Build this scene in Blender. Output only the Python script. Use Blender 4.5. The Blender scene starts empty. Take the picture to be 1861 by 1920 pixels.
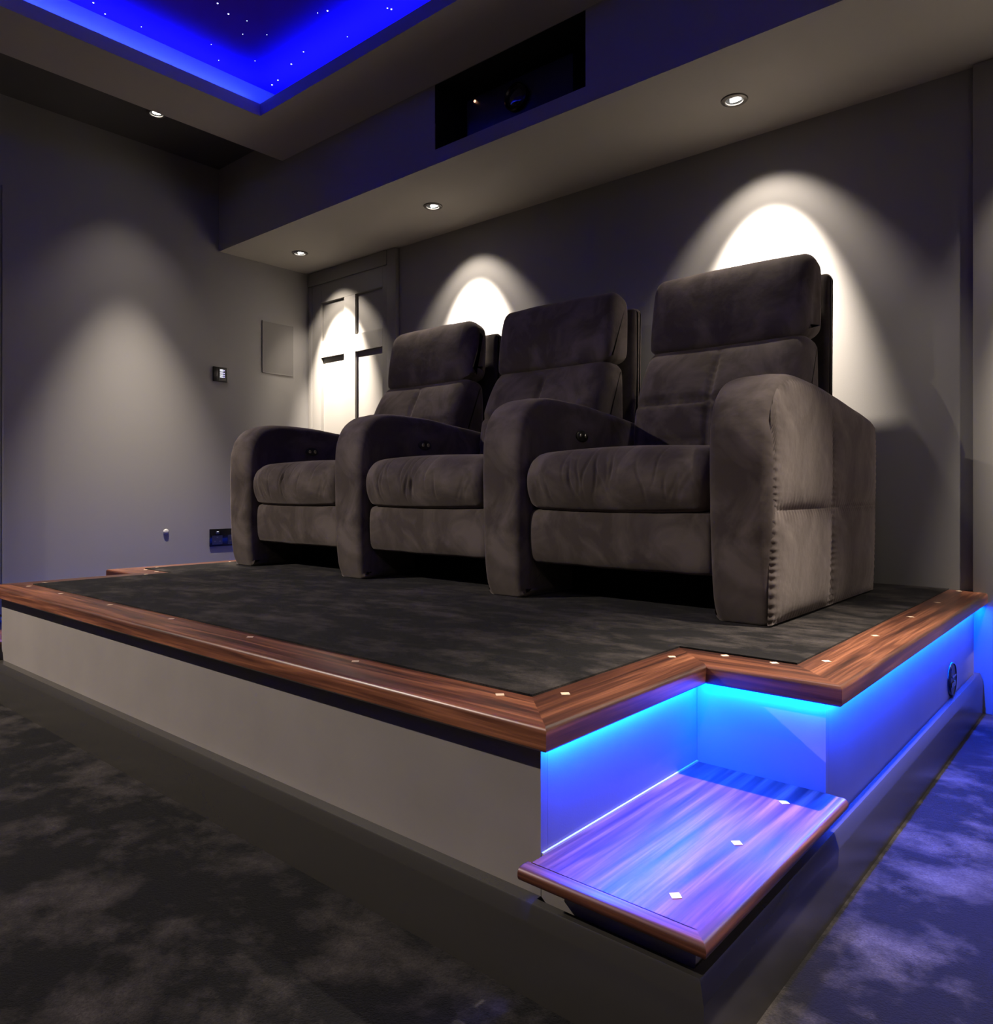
import bpy, bmesh, math, random
import numpy as np
from mathutils import Vector, Matrix, Euler

# ------------------------------------------------------------------ scale, camera, world, exposure
S = 0.87                      # plan units -> metres
sc = bpy.context.scene
col = sc.collection
IMG_W, IMG_H, FPX = 1861.0, 1920.0, 1412.3
YAW = math.radians(40.731)
HORIZON = 922.7
cam_d = bpy.data.cameras.new('camera')
cam_d.sensor_fit = 'VERTICAL'
cam_d.sensor_height = 24.0
cam_d.lens = FPX * 24.0 / IMG_H
cam_d.shift_y = -(IMG_H / 2 - HORIZON) / IMG_H
cam_d.clip_start = 0.02
cam = bpy.data.objects.new('camera', cam_d)
cam.location = (0, 0, 0.8 * S)
cam.rotation_euler = (math.pi / 2, 0, YAW)
col.objects.link(cam)
sc.camera = cam

world = bpy.data.worlds.new('world')
sc.world = world
world.use_nodes = True
world.node_tree.nodes['Background'].inputs[0].default_value = (0, 0, 0, 1)
world.node_tree.nodes['Background'].inputs[1].default_value = 0.0

sc.view_settings.view_transform = 'Standard'
sc.view_settings.look = 'None'
sc.view_settings.exposure = 0.0
sc.view_settings.gamma = 1.0
sc.view_settings.use_curve_mapping = False
sc.cycles.max_bounces = 8
sc.cycles.diffuse_bounces = 5
sc.cycles.sample_clamp_indirect = 4.0

# light levels (watts)
W_SOFFIT_CORE, W_SOFFIT_HALO = 560.0, 24.0
W_LEFT, W_RIGHT, W_MID, W_FRONT = 560.0, 740.0, 22.0, 560.0
W_LED, W_COVE = 30.0, 5.2       # per metre
LAMP_RGB = (1.0, 0.88, 0.77)
LED_RGB = (0.0, 0.041, 1.0)
COVE_RGB = (0.02, 0.04, 1.0)

# ------------------------------------------------------------------ plan (plan units, camera stands at x=0 y=0)
XL, XR = -4.55, 0.41           # side walls
YB, YF = 3.24, -4.2            # back wall, front wall
ZC, ZS, ZR = 2.89, 2.36, 2.74  # ceiling, bulkhead soffit, ceiling raft
YBH = 2.527                    # bulkhead front
ZP = 0.436                     # platform nosing top
XC = -2.07                     # plan's line of symmetry
def mx(x): return 2 * XC - x

# ------------------------------------------------------------------ material helpers
def new_mat(name):
    m = bpy.data.materials.new(name)
    m.use_nodes = True
    nt = m.node_tree
    b = nt.nodes['Principled BSDF']
    return m, nt, b

def plain(name, rgb, rough=0.5, metal=0.0, spec=0.5, emit=None, estr=0.0, bump=0.0, bscale=300.0, var=0.0, vscale=3.0, coat=0.0):
    m, nt, b = new_mat(name)
    b.inputs['Base Color'].default_value = (*rgb, 1)
    b.inputs['Roughness'].default_value = rough
    b.inputs['Metallic'].default_value = metal
    b.inputs['Specular IOR Level'].default_value = spec
    b.inputs['Coat Weight'].default_value = coat
    if emit:
        b.inputs['Emission Color'].default_value = (*emit, 1)
        b.inputs['Emission Strength'].default_value = estr
    tc = nt.nodes.new('ShaderNodeTexCoord')
    if bump:
        n = nt.nodes.new('ShaderNodeTexNoise'); n.inputs['Scale'].default_value = bscale; n.inputs['Detail'].default_value = 3
        nt.links.new(tc.outputs['Object'], n.inputs['Vector'])
        bp = nt.nodes.new('ShaderNodeBump'); bp.inputs['Strength'].default_value = bump; bp.inputs['Distance'].default_value = 0.002
        nt.links.new(n.outputs['Fac'], bp.inputs['Height'])
        nt.links.new(bp.outputs['Normal'], b.inputs['Normal'])
    if var:
        n = nt.nodes.new('ShaderNodeTexNoise'); n.inputs['Scale'].default_value = vscale; n.inputs['Detail'].default_value = 5
        nt.links.new(tc.outputs['Object'], n.inputs['Vector'])
        r = nt.nodes.new('ShaderNodeValToRGB')
        r.color_ramp.elements[0].position = 0.3; r.color_ramp.elements[1].position = 0.7
        r.color_ramp.elements[0].color = (*[c * (1 - var) for c in rgb], 1)
        r.color_ramp.elements[1].color = (*[min(1, c * (1 + var)) for c in rgb], 1)
        nt.links.new(n.outputs['Fac'], r.inputs['Fac'])
        nt.links.new(r.outputs['Color'], b.inputs['Base Color'])
    return m

def ramp(nt, stops):
    r = nt.nodes.new('ShaderNodeValToRGB')
    e = r.color_ramp.elements
    e[0].position, e[0].color = stops[0][0], (*stops[0][1], 1)
    e[1].position, e[1].color = stops[-1][0], (*stops[-1][1], 1)
    for p, c in stops[1:-1]:
        k = e.new(p); k.color = (*c, 1)
    return r

def wood(name, dark, mid, light, scale=1.0, rough=0.38):
    """grain runs along the object's own X axis"""
    m, nt, b = new_mat(name)
    tc = nt.nodes.new('ShaderNodeTexCoord')
    oi = nt.nodes.new('ShaderNodeObjectInfo')
    add = nt.nodes.new('ShaderNodeVectorMath'); add.operation = 'MULTIPLY_ADD'
    cmb = nt.nodes.new('ShaderNodeCombineXYZ')
    mul = nt.nodes.new('ShaderNodeMath'); mul.operation = 'MULTIPLY'; mul.inputs[1].default_value = 37.0
    nt.links.new(oi.outputs['Random'], mul.inputs[0])
    for k in range(3): nt.links.new(mul.outputs[0], cmb.inputs[k])
    mp = nt.nodes.new('ShaderNodeMapping'); mp.inputs['Scale'].default_value = (1.0 * scale, 21 * scale, 21 * scale)
    nt.links.new(tc.outputs['Object'], add.inputs[0]); add.inputs[1].default_value = (1, 1, 1)
    nt.links.new(cmb.outputs[0], add.inputs[2])
    nt.links.new(add.outputs[0], mp.inputs['Vector'])
    n1 = nt.nodes.new('ShaderNodeTexNoise'); n1.inputs['Scale'].default_value = 1.6; n1.inputs['Detail'].default_value = 5; n1.inputs['Distortion'].default_value = 1.3
    nt.links.new(mp.outputs[0], n1.inputs['Vector'])
    mp2 = nt.nodes.new('ShaderNodeMapping'); mp2.inputs['Scale'].default_value = (4 * scale, 150 * scale, 150 * scale)
    nt.links.new(add.outputs[0], mp2.inputs['Vector'])
    n2 = nt.nodes.new('ShaderNodeTexNoise'); n2.inputs['Scale'].default_value = 1.5; n2.inputs['Detail'].default_value = 4
    nt.links.new(mp2.outputs[0], n2.inputs['Vector'])
    r1 = ramp(nt, [(0.30, dark), (0.48, mid), (0.72, light)])
    nt.links.new(n1.outputs['Fac'], r1.inputs['Fac'])
    r2 = ramp(nt, [(0.36, (0.42, 0.36, 0.36)), (0.6, (1, 1, 1))])
    nt.links.new(n2.outputs['Fac'], r2.inputs['Fac'])
    mixn = nt.nodes.new('ShaderNodeMix'); mixn.data_type = 'RGBA'; mixn.blend_type = 'MULTIPLY'
    mixn.inputs['Factor'].default_value = 0.8
    nt.links.new(r1.outputs['Color'], mixn.inputs['A']); nt.links.new(r2.outputs['Color'], mixn.inputs['B'])
    tone = nt.nodes.new('ShaderNodeMapRange'); tone.inputs['To Min'].default_value = 0.62; tone.inputs['To Max'].default_value = 1.15
    nt.links.new(oi.outputs['Random'], tone.inputs['Value'])
    sc_ = nt.nodes.new('ShaderNodeVectorMath'); sc_.operation = 'SCALE'
    nt.links.new(mixn.outputs['Result'], sc_.inputs[0]); nt.links.new(tone.outputs['Result'], sc_.inputs['Scale'])
    nt.links.new(sc_.outputs[0], b.inputs['Base Color'])
    b.inputs['Roughness'].default_value = rough
    b.inputs['Coat Weight'].default_value = 0.15
    b.inputs['Coat Roughness'].default_value = 0.3
    bp = nt.nodes.new('ShaderNodeBump'); bp.inputs['Strength'].default_value = 0.15; bp.inputs['Distance'].default_value = 0.001
    nt.links.new(n2.outputs['Fac'], bp.inputs['Height']); nt.links.new(bp.outputs['Normal'], b.inputs['Normal'])
    return m

def velvet(name, dark, light, bscale=9.0, sheen=0.22, lo=0.42, hi=0.66):
    m, nt, b = new_mat(name)
    tc = nt.nodes.new('ShaderNodeTexCoord')
    n = nt.nodes.new('ShaderNodeTexNoise'); n.inputs['Scale'].default_value = bscale; n.inputs['Detail'].default_value = 4
    n.inputs['Distortion'].default_value = 0.9; n.inputs['Roughness'].default_value = 0.55
    nt.links.new(tc.outputs['Object'], n.inputs['Vector'])
    r = ramp(nt, [(lo, dark), (hi, light)])
    nt.links.new(n.outputs['Fac'], r.inputs['Fac'])
    nt.links.new(r.outputs['Color'], b.inputs['Base Color'])
    b.inputs['Roughness'].default_value = 0.85
    b.inputs['Specular IOR Level'].default_value = 0.15
    b.inputs['Sheen Weight'].default_value = sheen
    b.inputs['Sheen Roughness'].default_value = 0.45
    b.inputs['Sheen Tint'].default_value = (1.0, 0.86, 0.78, 1)
    n2 = nt.nodes.new('ShaderNodeTexNoise'); n2.inputs['Scale'].default_value = 1400; n2.inputs['Detail'].default_value = 2
    nt.links.new(tc.outputs['Object'], n2.inputs['Vector'])
    n3 = nt.nodes.new('ShaderNodeTexNoise'); n3.inputs['Scale'].default_value = 26; n3.inputs['Detail'].default_value = 3
    nt.links.new(tc.outputs['Object'], n3.inputs['Vector'])
    b1 = nt.nodes.new('ShaderNodeBump'); b1.inputs['Strength'].default_value = 0.25; b1.inputs['Distance'].default_value = 0.006
    nt.links.new(n3.outputs['Fac'], b1.inputs['Height'])
    b2 = nt.nodes.new('ShaderNodeBump'); b2.inputs['Strength'].default_value = 0.2; b2.inputs['Distance'].default_value = 0.001
    nt.links.new(n2.outputs['Fac'], b2.inputs['Height']); nt.links.new(b1.outputs['Normal'], b2.inputs['Normal'])
    nt.links.new(b2.outputs['Normal'], b.inputs['Normal'])
    return m

def carpet(name, dark, light, s1=5.0, stretch=(1, 1, 1), lo=0.42, hi=0.70):
    m, nt, b = new_mat(name)
    tc = nt.nodes.new('ShaderNodeTexCoord')
    mp = nt.nodes.new('ShaderNodeMapping'); mp.inputs['Scale'].default_value = stretch
    nt.links.new(tc.outputs['Object'], mp.inputs['Vector'])
    n = nt.nodes.new('ShaderNodeTexNoise'); n.inputs['Scale'].default_value = s1; n.inputs['Detail'].default_value = 8
    n.inputs['Distortion'].default_value = 0.12; n.inputs['Roughness'].default_value = 0.64
    nt.links.new(mp.outputs[0], n.inputs['Vector'])
    r = ramp(nt, [(lo, dark), (hi, light)])
    nt.links.new(n.outputs['Fac'], r.inputs['Fac'])
    f = nt.nodes.new('ShaderNodeTexNoise'); f.inputs['Scale'].default_value = 260; f.inputs['Detail'].default_value = 4; f.inputs['Roughness'].default_value = 0.75
    nt.links.new(tc.outputs['Object'], f.inputs['Vector'])
    rf = ramp(nt, [(0.3, (0.45, 0.45, 0.45)), (0.7, (1.35, 1.35, 1.35))])
    nt.links.new(f.outputs['Fac'], rf.inputs['Fac'])
    mixn = nt.nodes.new('ShaderNodeMix'); mixn.data_type = 'RGBA'; mixn.blend_type = 'MULTIPLY'; mixn.inputs['Factor'].default_value = 1.0
    nt.links.new(r.outputs['Color'], mixn.inputs['A']); nt.links.new(rf.outputs['Color'], mixn.inputs['B'])
    nt.links.new(mixn.outputs['Result'], b.inputs['Base Color'])
    b.inputs['Roughness'].default_value = 0.95
    b.inputs['Specular IOR Level'].default_value = 0.1
    b.inputs['Sheen Weight'].default_value = 0.06
    bp = nt.nodes.new('ShaderNodeBump'); bp.inputs['Strength'].default_value = 0.7; bp.inputs['Distance'].default_value = 0.006
    nt.links.new(f.outputs['Fac'], bp.inputs['Height']); nt.links.new(bp.outputs['Normal'], b.inputs['Normal'])
    return m

M = {}
M['wall'] = plain('wall_paint', (0.205, 0.198, 0.185), 0.62, bump=0.12, bscale=420, spec=0.3)
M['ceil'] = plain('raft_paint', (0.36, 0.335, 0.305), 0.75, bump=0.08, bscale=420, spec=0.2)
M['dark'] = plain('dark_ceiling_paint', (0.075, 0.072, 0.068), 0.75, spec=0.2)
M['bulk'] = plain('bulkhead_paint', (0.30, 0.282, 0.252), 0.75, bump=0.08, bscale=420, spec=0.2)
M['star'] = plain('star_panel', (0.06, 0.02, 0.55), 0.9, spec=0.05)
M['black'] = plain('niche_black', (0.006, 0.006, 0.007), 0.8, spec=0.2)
M['door'] = plain('door_paint', (0.21, 0.20, 0.18), 0.42, bump=0.06, bscale=200)
M['panel'] = plain('riser_paint', (0.25, 0.225, 0.205), 0.5, bump=0.06, bscale=350, var=0.06, vscale=6)
M['skirt'] = plain('skirting_gloss', (0.042, 0.0385, 0.034), 0.25, bump=0.04, bscale=90)
M['wood'] = wood('walnut', (0.045, 0.013, 0.007), (0.145, 0.047, 0.022), (0.37, 0.140, 0.066))
M['peg'] = plain('maple_peg', (0.80, 0.60, 0.42), 0.4)
M['velvet'] = velvet('taupe_velvet', (0.052, 0.041, 0.0355), (0.112, 0.092, 0.081), bscale=6.5)
M['shell'] = velvet('shell_velvet', (0.036, 0.028, 0.024), (0.055, 0.045, 0.040), sheen=0.2)
M['shade_block'] = plain('shade_block_dark', (0.01, 0.01, 0.01), 0.9, spec=0.1)  # near-black, stands for the shade in the void below the seat
M['carpet_p'] = carpet('platform_carpet', (0.004, 0.0032, 0.0028), (0.066, 0.055, 0.048), 9.0, (0.8, 1.4, 1), 0.46, 0.72)
M['carpet_f'] = carpet('floor_carpet', (0.0035, 0.0028, 0.0025), (0.085, 0.072, 0.064), 7.5, (1, 1.1, 1), 0.46, 0.76)
M['steel'] = plain('brushed_nickel', (0.10, 0.09, 0.08), 0.5, metal=0.5)
M['cup'] = plain('lamp_cup', (0.004, 0.004, 0.004), 0.7, spec=0.1)
M['bulb'] = plain('lamp_lens', (1, 1, 1), 0.3, emit=(1, 0.95, 0.88), estr=30)
M['led'] = plain('led_strip', (0.6, 0.6, 0.7), 0.5, emit=(0.0, 0.12, 1.0), estr=6)
M['fibre'] = plain('fibre_star', (1, 1, 1), 0.4, emit=(0.75, 0.85, 1.0), estr=3.0)
M['chrome'] = plain('chrome', (0.55, 0.55, 0.56), 0.15, metal=1.0)
M['nickel'] = plain('black_nickel', (0.035, 0.034, 0.036), 0.2, metal=0.9)
M['darkplastic'] = plain('dark_plastic', (0.012, 0.012, 0.013), 0.35)
M['glow'] = plain('keypad_glow', (1, 1, 1), 0.4, emit=(0.85, 0.88, 1.0), estr=0.9)
M['glowblue'] = plain('keypad_dot', (1, 1, 1), 0.4, emit=(0.4, 0.35, 1.0), estr=1.2)
M['neon'] = plain('socket_indicator', (1, 1, 1), 0.4, emit=(0.9, 0.9, 1.0), estr=0.6)
M['ind'] = plain('projector_indicator', (1, 0.4, 0.2), 0.4, emit=(1.0, 0.42, 0.25), estr=3.0)
M['lens'] = plain('lens_glass', (0.01, 0.01, 0.02), 0.05, coat=1.0)
M['grille'] = plain('speaker_grille', (0.15, 0.145, 0.135), 0.85, bump=0.5, bscale=900, spec=0.1)
M['white'] = plain('pale_plastic', (0.34, 0.33, 0.32), 0.4)
M['caulk'] = plain('sealant', (0.45, 0.43, 0.42), 0.5)

# ------------------------------------------------------------------ object helpers
WL = {}
def setp(o, label=None, cat=None, group=None, kind=None):
    if label: o['label'] = label
    if cat: o['category'] = cat
    if group: o['group'] = group
    if kind: o['kind'] = kind
    return o

def empty(name, loc, label=None, cat=None, group=None, kind=None):
    o = bpy.data.objects.new(name, None)
    col.objects.link(o)
    o.empty_display_size = 0.05
    o.location = Vector(loc) * S
    WL[o.name] = np.array(loc, float)
    return setp(o, label, cat, group, kind)

def obj(name, V, F, mat, parent=None, org=None, rotz=0.0, smooth=False):
    """V in plan coordinates of the room; becomes one mesh object with its origin at the foot of the shape"""
    V = np.asarray(V, float)
    if org is None:
        org = np.array([(V[:, 0].min() + V[:, 0].max()) / 2, (V[:, 1].min() + V[:, 1].max()) / 2, V[:, 2].min()])
    org = np.asarray(org, float)
    L = V - org
    if rotz:
        c, s = math.cos(-rotz), math.sin(-rotz)
        L = np.stack([L[:, 0] * c - L[:, 1] * s, L[:, 0] * s + L[:, 1] * c, L[:, 2]], 1)
    me = bpy.data.meshes.new(name)
    me.from_pydata((L * S).tolist(), [], [tuple(int(i) for i in f) for f in F])
    me.update()
    bm = bmesh.new(); bm.from_mesh(me)
    bmesh.ops.recalc_face_normals(bm, faces=bm.faces)
    bm.to_mesh(me); bm.free()
    if smooth is True:
        me.polygons.foreach_set('use_smooth', [True] * len(me.polygons))
    elif smooth:
        me.polygons.foreach_set('use_smooth', [True] * len(me.polygons))
        me.set_sharp_from_angle(angle=math.radians(smooth))
    me.materials.append(mat)
    o = bpy.data.objects.new(name, me)
    col.objects.link(o)
    pw = np.zeros(3)
    if parent is not None:
        o.parent = parent
        pw = WL[parent.name]
    # (a parent's own rotation is only used on leaf boards, whose pegs are placed through peg())
    o.location = Vector((org - pw) * S)
    o.rotation_euler = (0, 0, rotz)
    WL[o.name] = org
    return o

class MB:
    def __init__(self): self.V = []; self.F = []
    def add(self, V, F):
        n = len(self.V); self.V += [tuple(v) for v in V]; self.F += [tuple(i + n for i in f) for f in F]; return self
    def box(self, x0, x1, y0, y1, z0, z1, bev=0.0):
        if bev <= 0:
            V = [(x, y, z) for z in (z0, z1) for y in (y0, y1) for x in (x0, x1)]
            F = [(0, 1, 3, 2), (4, 6, 7, 5), (0, 4, 5, 1), (2, 3, 7, 6), (0, 2, 6, 4), (1, 5, 7, 3)]
            return self.add(V, F)
        bm = bmesh.new()
        vs = [bm.verts.new(p) for p in [(x, y, z) for z in (z0, z1) for y in (y0, y1) for x in (x0, x1)]]
        for f in [(0, 2, 3, 1), (4, 5, 7, 6), (0, 1, 5, 4), (2, 6, 7, 3), (0, 4, 6, 2), (1, 3, 7, 5)]:
            bm.faces.new([vs[i] for i in f])
        bmesh.ops.bevel(bm, geom=list(bm.edges), offset=bev, segments=2, affect='EDGES', profile=0.6)
        bm.verts.ensure_lookup_table()
        for i, v in enumerate(bm.verts): v.index = i
        V = [tuple(v.co) for v in bm.verts]; F = [tuple(v.index for v in f.verts) for f in bm.faces]
        bm.free()
        return self.add(V, F)
    def quad(self, a, b, c, d): return self.add([a, b, c, d], [(0, 1, 2, 3)])
    def build(self, name, mat, parent=None, **k): return obj(name, self.V, self.F, mat, parent, **k)

def box(name, x0, x1, y0, y1, z0, z1, mat, parent=None, bev=0.0, **k):
    return MB().box(x0, x1, y0, y1, z0, z1, bev).build(name, mat, parent, **({'smooth': 40} if bev else {}) | k)

def sheet(xs, ys, z, holes):
    """horizontal sheet with rectangular openings; holes: (x0,x1,y0,y1)"""
    X = sorted(set(list(xs) + [h[0] for h in holes] + [h[1] for h in holes]))
    Y = sorted(set(list(ys) + [h[2] for h in holes] + [h[3] for h in holes]))
    m = MB()
    for i in range(len(X) - 1):
        for j in range(len(Y) - 1):
            cx, cy = (X[i] + X[i + 1]) / 2, (Y[j] + Y[j + 1]) / 2
            if any(h[0] < cx < h[1] and h[2] < cy < h[3] for h in holes): continue
            m.quad((X[i], Y[j], z), (X[i + 1], Y[j], z), (X[i + 1], Y[j + 1], z), (X[i], Y[j + 1], z))
    return m

def lathe(prof, n=32, axis_m=None, close=True):
    """prof: (r, z) list -> verts/faces around z, transformed by axis_m (4x4)"""
    V = []; F = []
    for r, z in prof:
        for k in range(n):
            a = 2 * math.pi * k / n
            V.append(Vector((r * math.cos(a), r * math.sin(a), z)))
    m = len(prof)
    for i in range(m - 1):
        for k in range(n):
            F.append((i * n + k, i * n + (k + 1) % n, (i + 1) * n + (k + 1) % n, (i + 1) * n + k))
    if close:
        F.append(tuple(range(n))); F.append(tuple((m - 1) * n + k for k in range(n)))
    if axis_m is not None: V = [axis_m @ v for v in V]
    return [tuple(v) for v in V], F

def catmull(P, per=6):
    P = np.asarray(P, float); n = len(P); out = []
    for i in range(n):
        p0, p1, p2, p3 = P[i - 1], P[i], P[(i + 1) % n], P[(i + 2) % n]
        for k in range(per):
            t = k / per
            out.append(0.5 * (2 * p1 + (p2 - p0) * t + (2 * p0 - 5 * p1 + 4 * p2 - p3) * t * t + (3 * p1 - p0 - 3 * p2 + p3) * t ** 3))
    return np.array(out)

def resample(P, step):
    P = np.asarray(P, float); Q = np.vstack([P, P[:1]])
    d = np.hypot(*(Q[1:] - Q[:-1]).T); s = np.concatenate([[0], np.cumsum(d)])
    n = max(12, int(s[-1] / step)); t = np.linspace(0, s[-1], n, endpoint=False)
    return np.stack([np.interp(t, s, Q[:, 0]), np.interp(t, s, Q[:, 1])], 1)

def loft(prof, x0, x1, r=0.03, nx=8, disp=None, arc=5, cap_bulge=0.0):
    """sweep a closed (y,z) profile along x with rounded ends; disp(x,y,z,ny,nz) pushes the skin outwards"""
    P = np.asarray(prof, float)
    if np.sum(P[:, 0] * np.roll(P[:, 1], -1) - np.roll(P[:, 0], -1) * P[:, 1]) < 0: P = P[::-1]
    T = np.roll(P, -1, 0) - np.roll(P, 1, 0); T /= np.linalg.norm(T, axis=1)[:, None] + 1e-9
    N = np.stack([T[:, 1], -T[:, 0]], 1)
    secs = []
    for k in range(arc + 1):
        a = math.pi / 2 * k / arc; secs.append((x0 + r * (1 - math.cos(a)), r * (1 - math.sin(a))))
    for k in range(1, nx): secs.append((x0 + r + (x1 - x0 - 2 * r) * k / nx, 0.0))
    for k in range(arc, -1, -1):
        a = math.pi / 2 * k / arc; secs.append((x1 - r * (1 - math.cos(a)), r * (1 - math.sin(a))))
    n = len(P); V = []; F = []
    for x, ins in secs:
        R = P - N * ins
        if disp is not None:
            h = disp(np.full(n, x), P[:, 0], P[:, 1], N[:, 0], N[:, 1]); R = R + N * (h * (1 - ins / max(r, 1e-6)))[:, None]
        V += [(x, R[i, 0], R[i, 1]) for i in range(n)]
    m = len(secs)
    for i in range(m - 1):
        for k in range(n):
            F.append((i * n + k, i * n + (k + 1) % n, (i + 1) * n + (k + 1) % n, (i + 1) * n + k))
    F.append(tuple(range(n))); F.append(tuple((m - 1) * n + k for k in range(n)))
    return V, F

def soft(name, prof, x0, x1, mat, parent, **k):
    V, F = loft(prof, x0, x1, **k)
    return obj(name, V, F, mat, parent, smooth=True)

def spot(name, loc, aim, watts, half, blend=0.3, radius=0.015, rgb=LAMP_RGB, parent=None):
    L = bpy.data.lights.new(name, 'SPOT')
    L.energy = watts; L.spot_size = math.radians(2 * half); L.spot_blend = blend; L.shadow_soft_size = radius; L.color = rgb
    o = bpy.data.objects.new(name, L); col.objects.link(o)
    pw = WL[parent.name] if parent is not None else np.zeros(3)
    if parent is not None: o.parent = parent
    o.location = Vector((np.array(loc, float) - pw) * S)
    o.rotation_euler = Vector(aim).to_track_quat('-Z', 'Y').to_euler()
    return o

def strip_light(name, p0, p1, width, watts_per_m, direction, rgb=LED_RGB, parent=None, spread=math.pi):
    p0, p1 = np.array(p0, float), np.array(p1, float)
    ln = np.linalg.norm(p1 - p0)
    L = bpy.data.lights.new(name, 'AREA'); L.shape = 'RECTANGLE'
    L.size = ln * S; L.size_y = width * S; L.energy = watts_per_m * ln * S; L.color = rgb; L.spread = spread
    o = bpy.data.objects.new(name, L); col.objects.link(o)
    ex = Vector((p1 - p0) / ln); ez = -Vector(direction).normalized(); ey = ez.cross(ex)
    R = Matrix((ex, ey, ez)).transposed()
    pw = WL[parent.name] if parent is not None else np.zeros(3)
    if parent is not None: o.parent = parent
    o.location = Vector(((p0 + p1) / 2 - pw) * S)
    o.rotation_euler = R.to_euler()
    return o

# ------------------------------------------------------------------ room shell
HALF = 0.033                                  # lamp cut-outs, covered by the bezels
soffit_lamps = [(-4.176, 2.886), (-2.942, 2.886), (-1.238, 2.886), (0.036, 2.886)]
ceil_lamps = [(-4.13, 1.925), (-4.13, 0.40), (-4.13, -1.2), (-0.13, 2.05), (0.06, 0.40), (0.06, -1.2)]
def hole(p): return (p[0] - HALF, p[0] + HALF, p[1] - HALF, p[1] + HALF)

box('floor', XL, XR, YF, YB, -0.05, 0.0, M['carpet_f'])['kind'] = 'structure'
box('wall_back', XL - 0.1, XR + 0.1, YB, YB + 0.1, 0.0, 3.05, M['wall'])['kind'] = 'structure'
box('wall_left', XL - 0.1, XL, YF, YB, 0.0, 3.05, M['wall'])['kind'] = 'structure'
box('wall_right', XR, XR + 0.1, YF, YB, 0.0, 3.05, M['wall'])['kind'] = 'structure'
box('wall_front', XL - 0.1, XR + 0.1, YF - 0.1, YF, 0.0, 3.05, M['wall'])['kind'] = 'structure'

# upper ceiling with the opening of the coffer and the lamp cut-outs
CX0, CX1, CY0, CY1 = -3.46, mx(-3.46), -2.75, 2.15        # coffer opening in the raft
REC, RECB = 0.10, 0.17                                    # cove behind the lip, at the sides and at the back
ZL, ZST = 2.803, 2.945                                    # lip top, star panel
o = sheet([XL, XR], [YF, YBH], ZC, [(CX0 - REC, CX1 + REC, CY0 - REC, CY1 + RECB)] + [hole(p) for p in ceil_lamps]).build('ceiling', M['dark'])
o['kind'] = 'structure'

# bulkhead with the projector niche
NX0, NX1, NZ0, NZ1, NDEP = -2.562, -1.704, 2.43, 2.737, 0.50
m = sheet([XL, XR], [YBH, YB], ZS, [hole(p) for p in soffit_lamps])
m.quad((XL, YBH, ZS), (XR, YBH, ZS), (XR, YBH, NZ0), (XL, YBH, NZ0))
m.quad((XL, YBH, NZ0), (NX0, YBH, NZ0), (NX0, YBH, NZ1), (XL, YBH, NZ1))
m.quad((NX1, YBH, NZ0), (XR, YBH, NZ0), (XR, YBH, NZ1), (NX1, YBH, NZ1))
m.quad((XL, YBH, NZ1), (XR, YBH, NZ1), (XR, YBH, ZC), (XL, YBH, ZC))
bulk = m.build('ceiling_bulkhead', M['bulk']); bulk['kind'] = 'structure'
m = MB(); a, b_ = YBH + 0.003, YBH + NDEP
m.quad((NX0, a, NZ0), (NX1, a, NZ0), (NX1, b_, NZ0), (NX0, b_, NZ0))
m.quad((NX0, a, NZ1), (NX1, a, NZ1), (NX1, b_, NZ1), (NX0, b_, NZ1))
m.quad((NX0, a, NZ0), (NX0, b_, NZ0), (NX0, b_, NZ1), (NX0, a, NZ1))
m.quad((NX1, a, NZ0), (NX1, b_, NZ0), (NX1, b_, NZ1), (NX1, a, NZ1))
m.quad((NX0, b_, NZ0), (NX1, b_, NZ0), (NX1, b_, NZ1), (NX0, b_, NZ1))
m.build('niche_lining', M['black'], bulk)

# dropped ceiling raft around the coffer
RX0, RX1, RY0 = -3.83, mx(-3.83), -3.15
m = MB()
def ring(m, o4, i4, z0, z1):
    ox0, ox1, oy0, oy1 = o4; ix0, ix1, iy0, iy1 = i4
    O = [(ox0, oy0), (ox1, oy0), (ox1, oy1), (ox0, oy1)]; I = [(ix0, iy0), (ix1, iy0), (ix1, iy1), (ix0, iy1)]
    V = [(*p, z0) for p in O] + [(*p, z0) for p in I] + [(*p, z1) for p in O] + [(*p, z1) for p in I]
    F = []
    for k in range(4):
        j = (k + 1) % 4
        F += [(k, j, 4 + j, 4 + k), (8 + k, 8 + j, 12 + j, 12 + k), (k, j, 8 + j, 8 + k), (4 + k, 4 + j, 12 + j, 12 + k)]
    m.add(V, F)
ring(m, (RX0, RX1, RY0, YBH - 0.001), (CX0, CX1, CY0, CY1), ZR, ZL)
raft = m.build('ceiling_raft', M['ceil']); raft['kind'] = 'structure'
m = MB(); ring(m, (RX0, RX1, RY0, YBH - 0.001), (CX0 - REC, CX1 + REC, CY0 - REC, CY1 + RECB), ZL + 0.001, ZST)
m.build('cove_wall', M['ceil'], raft)
star = box('star_panel', CX0 - REC, CX1 + REC, CY0 - REC, CY1 + RECB, ZST, ZST + 0.02, M['star'], raft)
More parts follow.
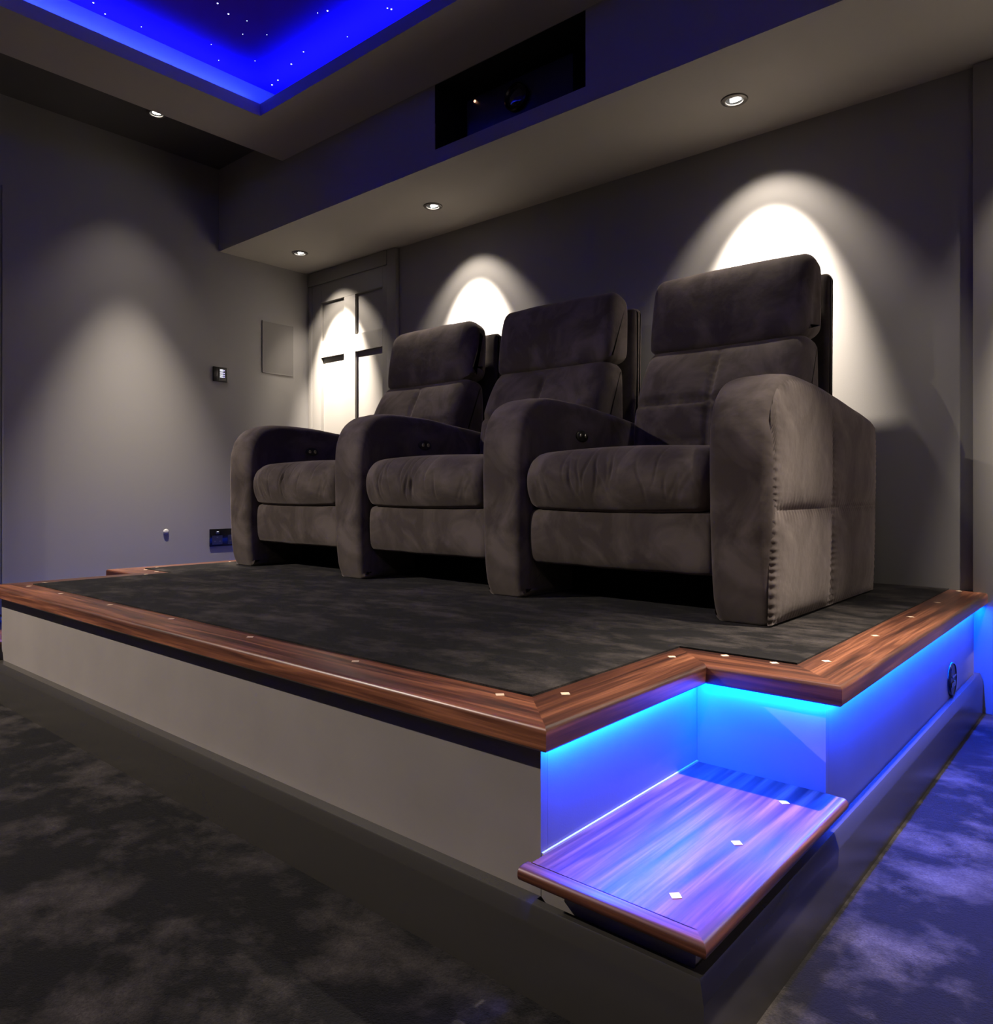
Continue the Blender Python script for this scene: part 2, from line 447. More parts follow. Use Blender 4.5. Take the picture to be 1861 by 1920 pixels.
# fibre-optic stars
rng = random.Random(11)
pts = [(-3.083, 1.706), (-3.115, 1.776), (-3.097, 1.857), (-3.202, 1.898), (-3.12, 1.974), (-3.389, 1.843), (-2.806, 2.032), (-2.544, 2.214), (-2.536, 2.23),
       (-3.106, 2.167), (-3.241, 2.189), (-3.42, 2.229), (-3.484, 2.235), (-2.76, 2.052), (-3.486, 1.935), (-3.354, 2.055), (-3.534, 1.415), (-3.505, 1.563), (-3.492, 1.349), (-2.847, 2.23)]
for _ in range(90): pts.append((rng.uniform(CX0, CX1), rng.uniform(CY0, 1.6)))
sv, sf = lathe([(0.0028, 0), (0.0028, 0.002)], 8)
sm = bpy.data.meshes.new('star_light'); sm.from_pydata([tuple(c * S for c in v) for v in sv], [], sf); sm.materials.append(M['fibre'])
for k, (x, y) in enumerate(pts):
    o = bpy.data.objects.new('star_light', sm); col.objects.link(o); o.parent = star
    w = WL[star.name]
    o.location = Vector((x - w[0], y - w[1], ZST - 0.0015 - w[2])) * S
    s = rng.choice([0.6, 0.8, 1.0, 1.25]); o.scale = (s, s, 1)
# cove LED strips lying on the lip
q = 0.045
for k, (p0, p1) in enumerate([((CX0 - q, CY0, 0), (CX0 - q, CY1, 0)), ((CX1 + q, CY0, 0), (CX1 + q, CY1, 0)), ((CX0, CY1 + q, 0), (CX1, CY1 + q, 0)), ((CX0, CY0 - q, 0), (CX1, CY0 - q, 0))]):
    x0, x1 = sorted((p0[0], p1[0])); y0, y1 = sorted((p0[1], p1[1]))
    w = 0.006; out = [(-0.5, 0, 1), (0.5, 0, 1), (0, 0.5, 1), (0, -0.5, 1)][k]
    box('led_strip', x0 - w, x1 + w, y0 - w, y1 + w, ZL + 0.001, ZL + 0.006, M['led'], raft)
    strip_light('cove_light', (p0[0], p0[1], ZL + 0.009), (p1[0], p1[1], ZL + 0.009), 0.012, W_COVE, out, rgb=COVE_RGB, parent=raft)

# ------------------------------------------------------------------ doors in the back wall, baseboards
def door(n, mirror):
    f = (lambda x: mx(x) + (0.0535 if x < -4.54 else 0.0535)) if mirror else (lambda x: x)
    d = empty('door_%d' % n, (f(-4.08), YB, 0), kind='structure')
    def b(name, x0, x1, y0, y1, z0, z1, mat=M['door'], bev=0.0, par=d):
        a, c = sorted((f(x0), f(x1)))
        return box(name, a, c, y0, y1, z0, z1, mat, par, bev=bev)
    b('architrave', -3.695, -3.61, YB - 0.030, YB, 0.0, 2.358, bev=0.004)
    b('architrave', -4.545, -4.50, YB - 0.030, YB, 0.0, 2.262, bev=0.004)
    b('architrave', -4.545, -3.696, YB - 0.034, YB, 2.265, 2.358, bev=0.004)
    yp, ys = YB - 0.004, YB - 0.026
    b('stile', -4.499, -4.397, ys, YB, 0.02, 2.262)
    b('stile', -3.742, -3.697, ys, YB, 0.02, 2.262)
    b('muntin', -4.139, -4.02, ys, YB, 0.24, 2.13)
    b('rail', -4.396, -3.743, ys, YB, 2.131, 2.262)
    for x0, x1 in ((-4.396, -4.14), (-4.019, -3.743)):
        b('rail', x0, x1, ys, YB, 1.745, 1.86)
        b('rail', x0, x1, ys, YB, 0.95, 1.07)
        b('rail', x0, x1, ys, YB, 0.02, 0.24)
        b('panel', x0, x1, yp, YB, 1.861, 2.129)
        b('panel', x0, x1, yp, YB, 1.071, 1.744)
        b('panel', x0, x1, yp, YB, 0.241, 0.949)
    return d
door(1, False)
door(2, True)

def baseboard(name, x0, x1, y0, y1):
    o = box(name, x0, x1, y0, y1, 0.0, 0.13, M['skirt'], bev=0.006); o['kind'] = 'structure'
baseboard('baseboard_left', XL, XL + 0.022, YF, YB - 0.04)
baseboard('baseboard_right', XR - 0.022, XR, YF, YB - 0.04)
# ------------------------------------------------------------------ seating platform
plat = empty('seating_platform', (XC, 2.1, 0), 'raised carpeted seating platform with walnut nosing, side steps and blue under-edge lights', 'platform')
FX0, FX1 = mx(-0.70), -0.70           # outer edges of nosing, front stretch
WX0, WX1 = mx(-0.43), -0.43           # outer edges of nosing, rear stretch
Y1, Y2 = 0.93, 1.49                   # nosing front, notch
TW, TT = 0.126, 0.040                 # nosing width, thickness
OV = 0.043                            # overhang
NP = 0.045                            # notch panel's set-back
ZB = ZP - TT
# panels
TH = 0.018
box('front_panel', FX0 + OV, FX1 - OV, Y1 + OV, Y1 + OV + TH, 0, ZB, M['panel'], plat)
for sgn, fx, wx in ((1, FX1, WX1), (-1, FX0, WX0)):
    a, c = sorted((fx - sgn * OV, fx - sgn * (OV + TH)))
    box('side_panel', a, c, Y1 + OV + TH + 0.0005, Y2 + NP + TH, 0, ZB, M['panel'], plat)
    a, c = sorted((fx - sgn * OV + sgn * 0.0005, wx - sgn * OV))
    box('notch_panel', a, c, Y2 + NP, Y2 + NP + TH, 0, ZB, M['panel'], plat)
    a, c = sorted((wx - sgn * OV, wx - sgn * (OV + TH)))
    box('side_panel', a, c, Y2 + NP + TH + 0.0005, YB - 0.001, 0, ZB, M['panel'], plat)

# carpet on the platform
ins = TW
OUT = [(FX0 + ins, Y1 + ins), (FX1 - ins, Y1 + ins), (FX1 - ins, Y2 + ins), (WX1 - ins, Y2 + ins), (WX1 - ins, YB - 0.002), (WX0 + ins, YB - 0.002), (WX0 + ins, Y2 + ins), (FX0 + ins, Y2 + ins)]
V = [(*p, ZB - 0.02) for p in OUT] + [(*p, ZP + 0.004) for p in OUT]
n = len(OUT)
obj('carpet', V, [tuple(range(n)), tuple(range(n, 2 * n))] + [(k, (k + 1) % n, n + (k + 1) % n, n + k) for k in range(n)], M['carpet_p'], plat)

# mitred boards: section points (inward offset, z)
def board(name, p0, p1, in0, in1, width, section, mat, parent):
    """outer edge p0->p1, inner ends in0,in1 (2D); section: list of (s in 0..width, z)"""
    p0, p1, in0, in1 = (np.array(p, float) for p in (p0, p1, in0, in1))
    V = []
    for s, z in section:
        t = s / width
        V.append((*(p0 + (in0 - p0) * t), z))
    for s, z in section:
        t = s / width
        V.append((*(p1 + (in1 - p1) * t), z))
    n = len(section)
    F = [tuple(range(n)), tuple(range(n, 2 * n))] + [(k, (k + 1) % n, n + (k + 1) % n, n + k) for k in range(n)]
    d = p1 - p0
    return obj(name, V, F, mat, parent, org=(*p0, ZB if parent is plat else 0.0), rotz=math.atan2(d[1], d[0]), smooth=35)

def nosing_section(w, z0, z1, r=0.009, rb=0.004):
    P = [(w, z0), (rb, z0), (0, z0 + rb)]
    for k in range(6):
        a = math.pi / 2 * k / 5
        P.append((r * (1 - math.cos(a)), z1 - r + r * math.sin(a)))
    P.append((w, z1))
    return P

pegm = MB().box(-0.0075, 0.0075, -0.0075, 0.0075, 0, 0.006)
peg_me = bpy.data.meshes.new('peg'); peg_me.from_pydata([tuple(c * S for c in v) for v in pegm.V], [], pegm.F); peg_me.materials.append(M['peg'])
def peg(parent, x, y, z):
    o = bpy.data.objects.new('peg', peg_me); col.objects.link(o); o.parent = parent
    w = WL[parent.name]; r = parent.rotation_euler.z
    dx, dy = x - w[0], y - w[1]; c, s = math.cos(-r), math.sin(-r)
    o.location = Vector((dx * c - dy * s, dx * s + dy * c, z - 0.005 - w[2])) * S
    o.rotation_euler = (0, 0, math.pi / 4 - r)
sec = nosing_section(TW, ZB, ZP)
g = 0.0
bf = board('nosing_board', (FX0, Y1), (FX1, Y1), (FX0 + TW, Y1 + TW), (FX1 - TW, Y1 + TW), TW, sec, M['wood'], plat)
for x in (-0.877, -1.285, -1.70, -2.115, -2.53, -2.945, -3.27): peg(bf, x, Y1 + 0.098, ZP)
for sgn, fx, wx in ((1, FX1, WX1), (-1, FX0, WX0)):
    def o2(*pts): return pts if sgn > 0 else pts
    A = (fx, Y1); B = (fx, Y2); Cc = (wx, Y2); D = (wx, YB - 0.002)
    Ai = (fx - sgn * TW, Y1 + TW); Bi = (fx - sgn * TW, Y2 + TW); Ci = (wx - sgn * TW, Y2 + TW); Di = (wx - sgn * TW, YB - 0.002)
    b1 = board('nosing_board', A, B, Ai, Bi, TW, sec, M['wood'], plat)
    b2 = board('nosing_board', B, Cc, Bi, Ci, TW, sec, M['wood'], plat)
    b3 = board('nosing_board', Cc, D, Ci, Di, TW, sec, M['wood'], plat)
    px = lambda x: x if sgn > 0 else mx(x)
    peg(b1, px(-0.792), 1.11, ZP); peg(b1, px(-0.792), 1.513, ZP)
    peg(b2, px(-0.708), 1.60, ZP); peg(b2, px(-0.598), 1.60, ZP)
    for y in (1.69, 2.072, 2.45, 2.826, 3.205): peg(b3, px(-0.519), y, ZP)

# skirting around the foot: face, small bevel, flat ledge
SKF, SKX = 0.935, -0.443
def sk_section(w):
    return [(w, 0.0), (0, 0.0), (0, 0.116), (0.001, 0.120), (0.009, 0.142), (0.011, 0.145), (w, 0.145)]
wf, ws = Y1 + OV - SKF - 0.001, 0.039
LX = mx(SKX)
s_ = 0.0265
board('skirting_board', (LX, SKF), (SKX, SKF), (LX + s_, SKF + s_), (SKX - s_, SKF + s_), s_, sk_section(s_), M['skirt'], plat)
board('skirting_board', (SKX, SKF), (SKX, YB - 0.035), (SKX - s_, SKF + s_), (SKX - s_, YB - 0.035), s_, sk_section(s_), M['skirt'], plat)
board('skirting_board', (LX, SKF), (LX, YB - 0.035), (LX + s_, SKF + s_), (LX + s_, YB - 0.035), s_, sk_section(s_), M['skirt'], plat)
box('skirting_ledge', FX0 + OV, FX1 - OV, SKF + s_ + 0.0005, Y1 + OV - 0.0005, 0.0, 0.1445, M['skirt'], plat)

# steps in the two front notches
TZ1, TZ0 = 0.212, 0.190
for sgn in (1, -1):
    px = (lambda x: x) if sgn > 0 else (lambda x: mx(x))
    a, c = sorted((px(-0.7425), px(-0.4735)))
    box('step_box', a, c, 0.9735, Y2 + NP - 0.001, 0.0, TZ0 - 0.0005, M['panel'], plat)
    a, c = sorted((px(-0.738), px(-0.458)))
    y0, y1 = 0.941, Y2 + NP - 0.002
    V = [(x, y, z) for z in (TZ0, TZ1) for y in (y0, y1) for x in (a, c)]
    tr = obj('step_tread', V, [(0, 1, 3, 2), (4, 6, 7, 5), (0, 4, 5, 1), (2, 3, 7, 6), (0, 2, 6, 4), (1, 5, 7, 3)], M['wood'], plat, org=(a, y0, TZ0), rotz=math.pi / 2)
    for y in (1.001, 1.218, 1.436): peg(tr, px(-0.518), y, TZ1)
    w = 0.028
    def bull(w, z0, z1):
        h = (z1 - z0) / 2; P = [(w, z0)]
        for k in range(11):
            t = -math.pi / 2 + math.pi * k / 10
            P.append((h * 0.8 * (1 - math.cos(t)), z0 + h + h * math.sin(t)))
        P.append((w, z1)); return P
    bs = bull(w, TZ0, TZ1)
    fo, ro = 0.915, px(-0.43)
    for args in (((px(-0.745), fo), (ro, fo), (px(-0.745), fo + w), (ro - sgn * w, fo + w)), ((ro, fo), (ro, Y2 + NP - 0.004), (ro - sgn * w, fo + w), (ro - sgn * w, Y2 + NP - 0.004))):
        o = board('step_nosing', *args, w, bs, M['wood'], plat)
    a, c = sorted((px(-0.7425), px(-0.7385)))
    box('sealant_line', a, c, 0.974, Y2 + NP - 0.002, TZ1 - 0.003, TZ1 + 0.003, M['caulk'], plat)

# LED strips under the nosing
def led(p0, p1, k=1.0):
    x0, x1 = sorted((p0[0], p1[0])); y0, y1 = sorted((p0[1], p1[1])); w = 0.005
    box('led_strip', x0 - w, x1 + w, y0 - w, y1 + w, ZB - 0.005, ZB - 0.0005, M['led'], plat)
    strip_light('under_edge_light', (*p0, ZB - 0.007), (*p1, ZB - 0.007), 0.010, W_LED * k, (0, 0, -1), parent=plat)
for sgn, fx, wx in ((1, FX1, WX1), (-1, FX0, WX0)):
    d = OV - 0.012
    dn = NP - 0.012
    led((fx - sgn * d, Y1 + OV + 0.006), (fx - sgn * d, Y2 + dn - 0.006), 1.0 if sgn > 0 else 0.4)
    led((fx - sgn * (d - 0.006), Y2 + dn), (wx - sgn * (d + 0.006), Y2 + dn), 1.0 if sgn > 0 else 0.4)
    led((wx - sgn * d, Y2 + dn + 0.006), (wx - sgn * d, YB - 0.04), 1.0 if sgn > 0 else 0.4)

# ------------------------------------------------------------------ recliners
Z0 = ZP + 0.004
YFR = 1.965
ARM = [(0.035, 0.0), (0.012, 0.06), (0.003, 0.18), (0.0, 0.34), (0.0, 0.48), (0.006, 0.55), (0.028, 0.615), (0.07, 0.66), (0.13, 0.684), (0.21, 0.691), (0.32, 0.690), (0.44, 0.682), (0.58, 0.668),
       (0.74, 0.651), (0.90, 0.632), (0.985, 0.618), (1.015, 0.59), (1.022, 0.54), (1.02, 0.30), (1.005, 0.06), (0.995, 0.0)]
def dense_open(P, per=6):
    """smooth the arm outline, keeping its flat foot"""
    P = np.asarray(P, float); out = [P[0]]
    for i in range(len(P) - 1):
        p0 = P[max(i - 1, 0)]; p1 = P[i]; p2 = P[i + 1]; p3 = P[min(i + 2, len(P) - 1)]
        for k in range(1, per + 1):
            t = k / per
            out.append(0.5 * (2 * p1 + (p2 - p0) * t + (2 * p0 - 5 * p1 + 4 * p2 - p3) * t * t + (3 * p1 - p0 - 3 * p2 + p3) * t ** 3))
    return np.array(out)
ARM_D = dense_open(ARM, 4)
ARM_TOP = ARM_D[:, :]
def arm_top(y):
    T = ARM_D[(ARM_D[:, 1] > 0.30)]
    k = np.argsort(T[:, 0], kind='stable')
    return np.interp(y, T[k, 0], T[k, 1])

def arm(parent, x0, x1, outer):
    P = ARM_D + np.array([YFR, Z0])
    P = np.vstack([P, np.stack([np.linspace(P[-1, 0], P[0, 0], 14)[1:-1], np.full(12, Z0)], 1)])
    def disp(x, y, z, ny, nz):
        t = (z - Z0) / 0.69
        s = (x - x0) / (x1 - x0)
        soft_ = 0.006 * np.sin(np.clip(s, 0, 1) * math.pi) * np.clip(t * 3, 0, 1)
        rip = 0.0012 * np.sin(z * 61 + x * 40) * np.sin(y * 23 + z * 17 + x * 55) * np.clip(t * 3, 0, 1)
        return soft_ + rip
    V, F = loft(P, x0, x1, r=0.030, nx=10, disp=disp, arc=6)
    V = np.array(V)
    # the arm swells a little towards the top
    t = np.clip((V[:, 2] - Z0) / 0.6, 0, 1); c = (x0 + x1) / 2
    V[:, 0] = c + (V[:, 0] - c) * (0.95 + 0.10 * np.sin(t * math.pi * 0.62))
    a = obj('arm', V, F, M['velvet'], parent, smooth=True)
    if outer:
        ys = [0.012, 0.512, 1.010]
        for i in range(2):
            for j in range(2):
                ny, nz = 80, 120
                VV = []; FF = []
                for p in range(ny + 1):
                    s = p / ny; y = ys[i] + (ys[i + 1] - ys[i]) * s
                    zt = min(float(arm_top(y)) - 0.012, 0.69)
                    zlo, zhi = (0.006, 0.311) if j == 0 else (0.311, zt)
                    for q in range(nz + 1):
                        t = q / nz; z = zlo + (zhi - zlo) * t
                        e = (1 - abs(2 * s - 1) ** 5) * (1 - abs(2 * t - 1) ** 5)
                        h = 0.013 * e
                        de_s = min(s, 1 - s) * (ys[1] - ys[0]); de_t = min(t, 1 - t) * (zhi - zlo)
                        h += 0.0028 * math.sin(z * 2 * math.pi / 0.021 + 2 * math.sin(z * 37)) * math.exp(-de_s / 0.012) * min(1, de_s / 0.004)
                        h += 0.0024 * math.sin(y * 2 * math.pi / 0.022) * math.exp(-de_t / 0.012) * min(1, de_t / 0.004)
                        tt = np.clip(z / 0.6, 0, 1); wdt = 0.95 + 0.10 * math.sin(tt * math.pi * 0.62)
                        front = 0.030 * (1 - math.sqrt(max(0, 1 - (max(0, 0.030 - y) / 0.030) ** 2)))
                        topd = float(arm_top(y)) - z
                        top = 0.030 * (1 - math.sqrt(max(0, 1 - (max(0, 0.030 - topd) / 0.030) ** 2)))
                        VV.append(((x0 + x1) / 2 + (x1 - x0) / 2 * wdt + h - 0.002 - max(front, top), YFR + y, Z0 + z))
                for p in range(ny):
                    for q in range(nz):
                        k = p * (nz + 1) + q; FF.append((k, k + 1, k + nz + 2, k + nz + 1))
                obj('side_panel', VV, FF, M['velvet'], a, smooth=True)
    return a

def seat_front_wrinkle(cx, seed):
    r = random.Random(seed)
    ph = [r.uniform(0, 6.28) for _ in range(4)]
    folds = []
    for k in range(13):
        c0 = r.gauss(-0.03, 0.10)
        folds.append((c0, r.uniform(0.0035, 0.007), r.uniform(0.003, 0.007), r.uniform(-0.35, 0.35) + 0.9 * c0, r.uniform(0.38, 0.46), r.uniform(0.03, 0.06)))
    for k in range(3): folds.append((0.29 - 0.02 * k, 0.006, 0.004, 0.6, 0.37, 0.05)); folds.append((-0.29 + 0.02 * k, 0.006, 0.003, -0.5, 0.37, 0.05))
    def f(x, y, z, ny, nz):
        u = x - cx
        front = np.clip(1 - (y - YFR) / 0.14, 0, 1) * np.clip((z - Z0 - 0.31) / 0.05, 0, 1)
        crown = 0.010 * (1 - (u / 0.33) ** 2)
        w = 0
        for (c0, wd, am, sl, cz, lz) in folds:
            d = (u - c0 - sl * (z - Z0 - 0.42) - 0.006 * np.sin((z - Z0) * 45 + c0 * 90)) / wd
            w = w - am * np.exp(-d * d) * np.exp(-((z - Z0 - cz) / lz) ** 2) * front
        big = 0.004 * np.sin(u * 9 + ph[2]) * np.sin((z - Z0) * 20)
        return np.maximum(crown, -0.01) + w + big * 0.5
    return f

def recliner(xc, hw, label, left, right, outer_right, rad, seed, lean=0.0):
    ch = empty('recliner', (xc, YFR + 0.5, Z0), label, 'recliner', 'velvet cinema recliners on the platform')
    x0, x1 = xc - hw + 0.003, xc + hw - 0.003
    arm(ch, left[0], left[1], False) if left else None
    arm(ch, right[0], right[1], outer_right) if right else None
    Y, Z = YFR, Z0
    # dark box added between the arms to block light and keep the void dark
    box('shade_block', x0 + 0.01, x1 - 0.01, Y + 0.30, Y + 0.90, Z, Z + 0.30, M['shade_block'], ch)
    # footrest board
    fp = catmull([(0.045, 0.15), (0.040, 0.22), (0.045, 0.285), (0.065, 0.302), (0.10, 0.302), (0.125, 0.285), (0.125, 0.15), (0.105, 0.125), (0.065, 0.123)], 6) + np.array([Y, Z])
    def fd(x, y, z, ny, nz): return 0.0012 * np.sin(x * 31 + seed) * np.sin(z * 40 + x * 9 + seed) + 0.003 * np.cos((x - xc) / hw * 1.5)
    soft('footrest', fp, x0 + 0.004, x1 - 0.004, M['velvet'], ch, r=0.016, nx=30, disp=fd)
    # seat cushion
    sp = resample(catmull([(0.055, 0.307), (0.022, 0.335), (0.008, 0.385), (0.014, 0.435), (0.045, 0.475), (0.10, 0.494), (0.22, 0.497), (0.42, 0.487), (0.66, 0.475), (0.70, 0.44), (0.70, 0.35), (0.66, 0.31), (0.40, 0.306), (0.18, 0.304)], 8), 0.008) + np.array([Y, Z])
    soft('seat_cushion', sp, x0 + 0.001, x1 - 0.001, M['velvet'], ch, r=0.045, nx=170, disp=seat_front_wrinkle(xc, seed))
    # lower backrest, quilted
    bp = resample(catmull([(0.705, 0.42), (0.700, 0.50), (0.704, 0.58), (0.725, 0.70), (0.765, 0.80), (0.815, 0.885), (0.855, 0.925), (0.90, 0.94), (0.96, 0.93), (0.985, 0.88), (0.99, 0.70), (0.985, 0.50), (0.96, 0.42), (0.85, 0.40), (0.75, 0.40)], 8), 0.010) + np.array([Y, Z])
    def bd(x, y, z, ny, nz):
        u = x - xc; zz = z - Z
        frontw = np.clip(-ny * 2, 0, 1)
        g1 = np.exp(-(u / 0.014) ** 2) * np.clip((0.91 - zz) / 0.05, 0, 1)
        g2 = np.exp(-((zz - 0.715) / 0.013) ** 2)
        g3 = np.exp(-((zz - 0.56) / 0.013) ** 2) * 0.6
        pk = 0.0018 * np.sin(u * 2 * math.pi / 0.026) * np.exp(-np.abs(zz - 0.715) / 0.025) + 0.0018 * np.sin(zz * 2 * math.pi / 0.026) * np.exp(-np.abs(u) / 0.025)
        return frontw * (0.012 - 0.018 * np.maximum(g1, np.maximum(g2, g3)) + pk)
    soft('backrest', bp, x0 + 0.002, x1 - 0.002, M['velvet'], ch, r=0.05, nx=80, disp=bd)
    # headrest cushion overhanging the backrest
    hp = resample(catmull([(0.852, 0.935), (0.838, 0.965), (0.842, 1.03), (0.856, 1.12), (0.872, 1.19), (0.892, 1.232), (0.925, 1.252), (0.97, 1.247), (1.012, 1.225), (1.028, 1.17), (1.026, 1.05), (1.018, 0.975), (0.99, 0.945), (0.92, 0.928)], 8), 0.012) + np.array([Y, Z])
    def hd(x, y, z, ny, nz):
        u = (x - xc) / hw
        return 0.006 * (1 - u * u) + 0.0012 * np.sin(u * 9 + seed) * np.sin((z - Z) * 17 + seed)
    soft('headrest', hp, x0 + 0.006, x1 - 0.004, M['velvet'], ch, r=rad, nx=24, disp=hd, arc=8)
    # rear shell
    shp = catmull([(1.045, 0.30), (1.045, 0.60), (1.05, 0.95), (1.055, 1.17), (1.072, 1.203), (1.10, 1.203), (1.122, 1.17), (1.12, 0.95), (1.11, 0.60), (1.10, 0.30), (1.08, 0.27), (1.06, 0.27)], 6) + np.array([Y, Z])
    soft('back_shell', shp, x0 + 0.02, x1 + 0.004, M['shell'], ch, r=0.022, nx=10)
    # recline switch on the inner face of the arm at the seat's left
    ax = xc - hw
    ctl_y, ctl_z = 2.33, 1.008
    Rm = Matrix.Translation((ax + 0.001, ctl_y, ctl_z)) @ Matrix.Rotation(math.pi / 2, 4, 'Y') @ Matrix.Diagonal((0.55, 1, 1, 1))
    V, F = lathe([(0.040, 0), (0.040, 0.004), (0.036, 0.006)], 28, Rm)
    ctl = obj('recline_switch', V, F, M['darkplastic'], ch, smooth=40)
    for dy in (-0.016, 0.016):
        Rb = Matrix.Translation((ax + 0.006, ctl_y + dy, ctl_z)) @ Matrix.Rotation(math.pi / 2, 4, 'Y')
        V, F = lathe([(0.009, 0), (0.009, 0.004), (0.006, 0.0055)], 16, Rb)
        obj('button', V, F, M['chrome'], ctl, smooth=40)
    return ch

A4, A3, A2, A1 = (-0.920, -0.745), (-1.765, -1.590), (-2.605, -2.430), (-3.445, -3.270)
recliner(-1.255, 0.335, 'dark taupe velvet recliner at the right end, stitched outer arm panel facing the steps', A3, A4, True, 0.045, 1)
recliner(-2.0975, 0.3325, 'dark taupe velvet recliner in the middle of the row of three', A2, None, False, 0.040, 2)
recliner(-2.9375, 0.3325, 'dark taupe velvet recliner at the left end, nearest the panelled door and left wall', A1, None, False, 0.075, 3)

# ------------------------------------------------------------------ lamps
def downlight(x, y, z, tilt_dir, label, group, beams, rname='downlight'):
    d = empty(rname, (x, y, z), label, 'ceiling light', group)
    V, F = lathe([(0.034, -0.0005), (0.034, -0.005), (0.038, -0.007), (0.050, -0.004), (0.0525, 0.0)], 36, Matrix.Translation((x, y, z - 0.001)), close=False)
    obj('bezel', V, F, M['steel'], d, smooth=40)
    V, F = lathe([(0.034, 0.0), (0.031, 0.03), (0.028, 0.05)], 28, Matrix.Translation((x, y, z - 0.002)), close=False)
    n = 28; F = F + [tuple(2 * n + k for k in range(n))]
    obj('cup', V, F, M['cup'], d, smooth=40)
    ax = Vector(tilt_dir).normalized()
    R = ax.to_track_quat('-Z', 'Y').to_matrix().to_4x4()
    c = Vector((x, y, z + 0.001)) + Vector((ax.x, ax.y, 0)) * 0.032
    Mx = Matrix.Translation(c) @ R
    V, F = lathe([(0.0215, 0.012), (0.0215, 0.0), (0.015, -0.003), (0.0001, -0.004)], 28, Mx)
    obj('lens', V, F, M['bulb'], d, smooth=50)
    m = MB().box(-0.0215, 0.0215, -0.0012, 0.0012, -0.0068, -0.0035)
    V = [tuple(Mx @ Vector(v)) for v in m.V]
    obj('lens_bar', V, m.F, M['cup'], d)
    p = np.array([x, y, z - 0.024])
    for (aim, w, half, blend, rad) in beams:
        spot('beam', p, aim, w, half, blend, rad, parent=d)
    return d

t = math.radians(25)
names = ['recessed spot in the bulkhead soffit above the panelled door at the left', 'recessed spot in the bulkhead soffit between the left and middle recliners',
         'recessed spot in the bulkhead soffit above the right recliner, largest in view', 'recessed spot in the bulkhead soffit above the right-hand door']
for k, (x, y) in enumerate(soffit_lamps):
    aim = (0, math.sin(t), -math.cos(t))
    downlight(x, y, ZS, aim, names[k], 'bulkhead spots', [(aim, W_SOFFIT_CORE, 26, 0.8, 0.012), (aim, W_SOFFIT_HALO, 42, 0.5, 0.012)])
cn = ['recessed downlight in the upper ceiling near the left wall, beside the star ceiling', 'second recessed downlight from the bulkhead along the left wall', 'third recessed downlight from the bulkhead along the left wall',
      'recessed downlight in the upper ceiling above the right-hand steps', 'second recessed downlight from the bulkhead along the right wall', 'third recessed downlight from the bulkhead along the right wall']
for k, (x, y) in enumerate(ceil_lamps):
    if k == 0: beams = [((0, 0.02, -1), W_LEFT, 25, 1.0, 0.02), ((-0.05, 0, -1), 27, 40, 1.0, 0.02)]
    elif k == 3: beams = [((0.05, -0.16, -1), W_RIGHT, 29.5, 1.0, 0.015)]
    else:
        aim = (0.42 if x < XC else -0.42, 0.42, -1.0)
        beams = [(aim, W_FRONT if k == 2 else W_FRONT * 0.05, 52, 1.0, 0.02)] if k in (2, 5) else [((0, 0, -1), W_MID, 40, 1.0, 0.02)]
    downlight(x, y, ZC, beams[0][0] if k in (0, 3) else (0, 0, -1), cn[k], 'upper ceiling downlights', beams)

# ------------------------------------------------------------------ small things
# projector
pj = empty('projector', (-2.13, 2.75, NZ0), 'black projector standing in the dark niche of the bulkhead', 'projector')
box('body', -2.45, -1.83, 2.62, 2.98, NZ0 + 0.012, NZ0 + 0.235, M['darkplastic'], pj, bev=0.02)
for x in (-2.40, -1.88):
    V, F = lathe([(0.02, 0), (0.02, 0.013)], 16, Matrix.Translation((x, 2.66, NZ0))); obj('foot', V, F, M['darkplastic'], pj)
Rm = Matrix.Translation((-2.13, 2.622, NZ0 + 0.135)) @ Matrix.Rotation(math.pi / 2, 4, 'X')
V, F = lathe([(0.062, 0), (0.062, 0.022), (0.055, 0.026), (0.050, 0.018)], 36, Rm); lb = obj('lens_barrel', V, F, M['nickel'], pj, smooth=40)
V, F = lathe([(0.049, 0.012), (0.035, 0.020), (0.001, 0.024)], 32, Rm); obj('lens_glass', V, F, M['lens'], lb, smooth=60)
Rm = Matrix.Translation((-2.388, 2.6185, NZ0 + 0.208)) @ Matrix.Rotation(math.pi / 2, 4, 'X')
V, F = lathe([(0.006, 0), (0.006, 0.003)], 14, Rm); obj('status_light', V, F, M['ind'], pj)

# left wall fittings
kp = empty('wall_keypad', (XL, 2.532, 1.517), 'small dark keypad with four glowing rows on the left wall', 'keypad')
box('plate', XL, XL + 0.012, 2.482, 2.582, 1.515, 1.610, M['nickel'], kp, bev=0.004)
box('button_panel', XL + 0.012, XL + 0.016, 2.518, 2.568, 1.522, 1.603, M['darkplastic'], kp)
for k, (z, h) in enumerate(((1.588, 0.014), (1.571, 0.008), (1.558, 0.008), (1.546, 0.008))):
    b = box('button', XL + 0.016, XL + 0.0175, 2.526, 2.548, z - h / 2, z + h / 2, M['glow'], kp)
    box('indicator', XL + 0.016, XL + 0.0175, 2.552, 2.558, z - 0.003, z + 0.003, M['glowblue'], kp)
sp_ = empty('wall_speaker', (XL, 2.964, 1.614), 'flush square speaker grille painted grey, high on left wall beside the door', 'speaker')
box('grille', XL, XL + 0.007, 2.845, 3.083, 1.618, 1.963, M['grille'], sp_)
m = MB(); 
for (y0, y1, z0, z1) in ((2.841, 2.845, 1.614, 1.967), (3.083, 3.087, 1.614, 1.967), (2.845, 3.083, 1.614, 1.618), (2.845, 3.083, 1.963, 1.967)): m.box(XL, XL + 0.008, y0, y1, z0, z1)
m.build('frame', M['wall'], sp_)
so = empty('wall_socket', (XL, 2.565, 0.453), 'black nickel double socket low on the left wall behind the left recliner', 'socket')
box('plate', XL, XL + 0.008, 2.46, 2.672, 0.450, 0.562, M['nickel'], so, bev=0.003)
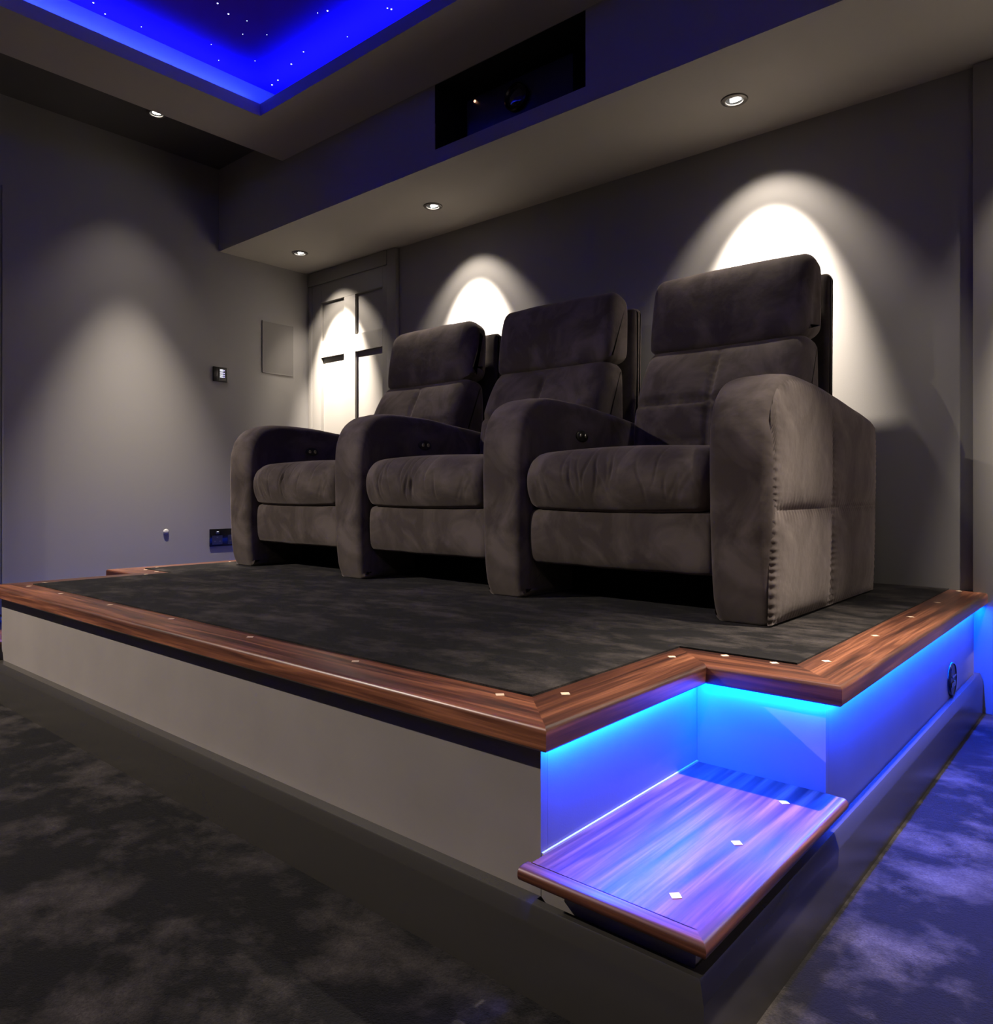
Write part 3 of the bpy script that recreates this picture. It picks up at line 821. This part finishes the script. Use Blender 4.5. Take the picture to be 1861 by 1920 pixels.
for y in (2.512, 2.62):
    box('rocker_switch', XL + 0.008, XL + 0.013, y - 0.012, y + 0.012, 0.528, 0.548, M['darkplastic'], so, bev=0.002)
    box('indicator', XL + 0.013, XL + 0.0145, y - 0.006, y + 0.006, 0.542, 0.546, M['neon'], so)
    box('socket_face', XL + 0.008, XL + 0.0095, y - 0.035, y + 0.035, 0.462, 0.520, M['darkplastic'], so)
    for dy, z in ((0, 0.508), (-0.018, 0.482), (0.018, 0.482)):
        box('pin_hole', XL + 0.0095, XL + 0.010, y + dy - 0.006, y + dy + 0.006, z - 0.004, z + 0.004, M['steel'], so)
V, F = lathe([(0.017, 0.0005), (0.017, 0.004), (0.014, 0.008), (0.006, 0.010)], 24, Matrix.Translation((XL, 2.178, 0.557)) @ Matrix.Rotation(math.pi / 2, 4, 'Y'))
setp(obj('pale_knob', V, F, M['white'], smooth=40), 'small round pale knob low on the left wall between platform corner and socket', 'knob')  # small knob on the left wall, use unknown
# acoustic panel at the picture's left edge
ap = empty('acoustic_panel', (XL, 0.9, 0.15), 'tall dark fabric acoustic panel at the left edge of the picture', 'wall panel')
box('fabric', XL + 0.001, XL + 0.03, 0.35, 1.296, 0.16, 2.40, M['grille'], ap, bev=0.004)
box('edge_bead', XL + 0.001, XL + 0.032, 1.2965, 1.304, 0.15, 2.405, M['wall'], ap)

# round control plate on the platform's side panel
SX = WX1 - OV
cp = empty('round_control_plate', (SX, 2.78, 0.145), 'round dark control plate on the blue-lit right side of the platform', 'switch plate')
Rm = Matrix.Translation((SX, 2.78, 0.2005)) @ Matrix.Rotation(math.pi / 2, 4, 'Y')
V, F = lathe([(0.054, 0.0005), (0.054, 0.004), (0.050, 0.009), (0.0475, 0.006)], 36, Rm); obj('rim', V, F, M['nickel'], cp, smooth=40)
V, F = lathe([(0.0470, 0.004), (0.0470, 0.0065)], 36, Rm); obj('face', V, F, M['darkplastic'], cp, smooth=40)
box('lever', SX + 0.0065, SX + 0.011, 2.75, 2.81, 0.210, 0.215, M['chrome'], cp)
for dy in (-0.02, 0.0, 0.02):
    box('button', SX + 0.0065, SX + 0.010, 2.78 + dy - 0.006, 2.78 + dy + 0.006, 0.178, 0.194, M['chrome'], cp, bev=0.001)
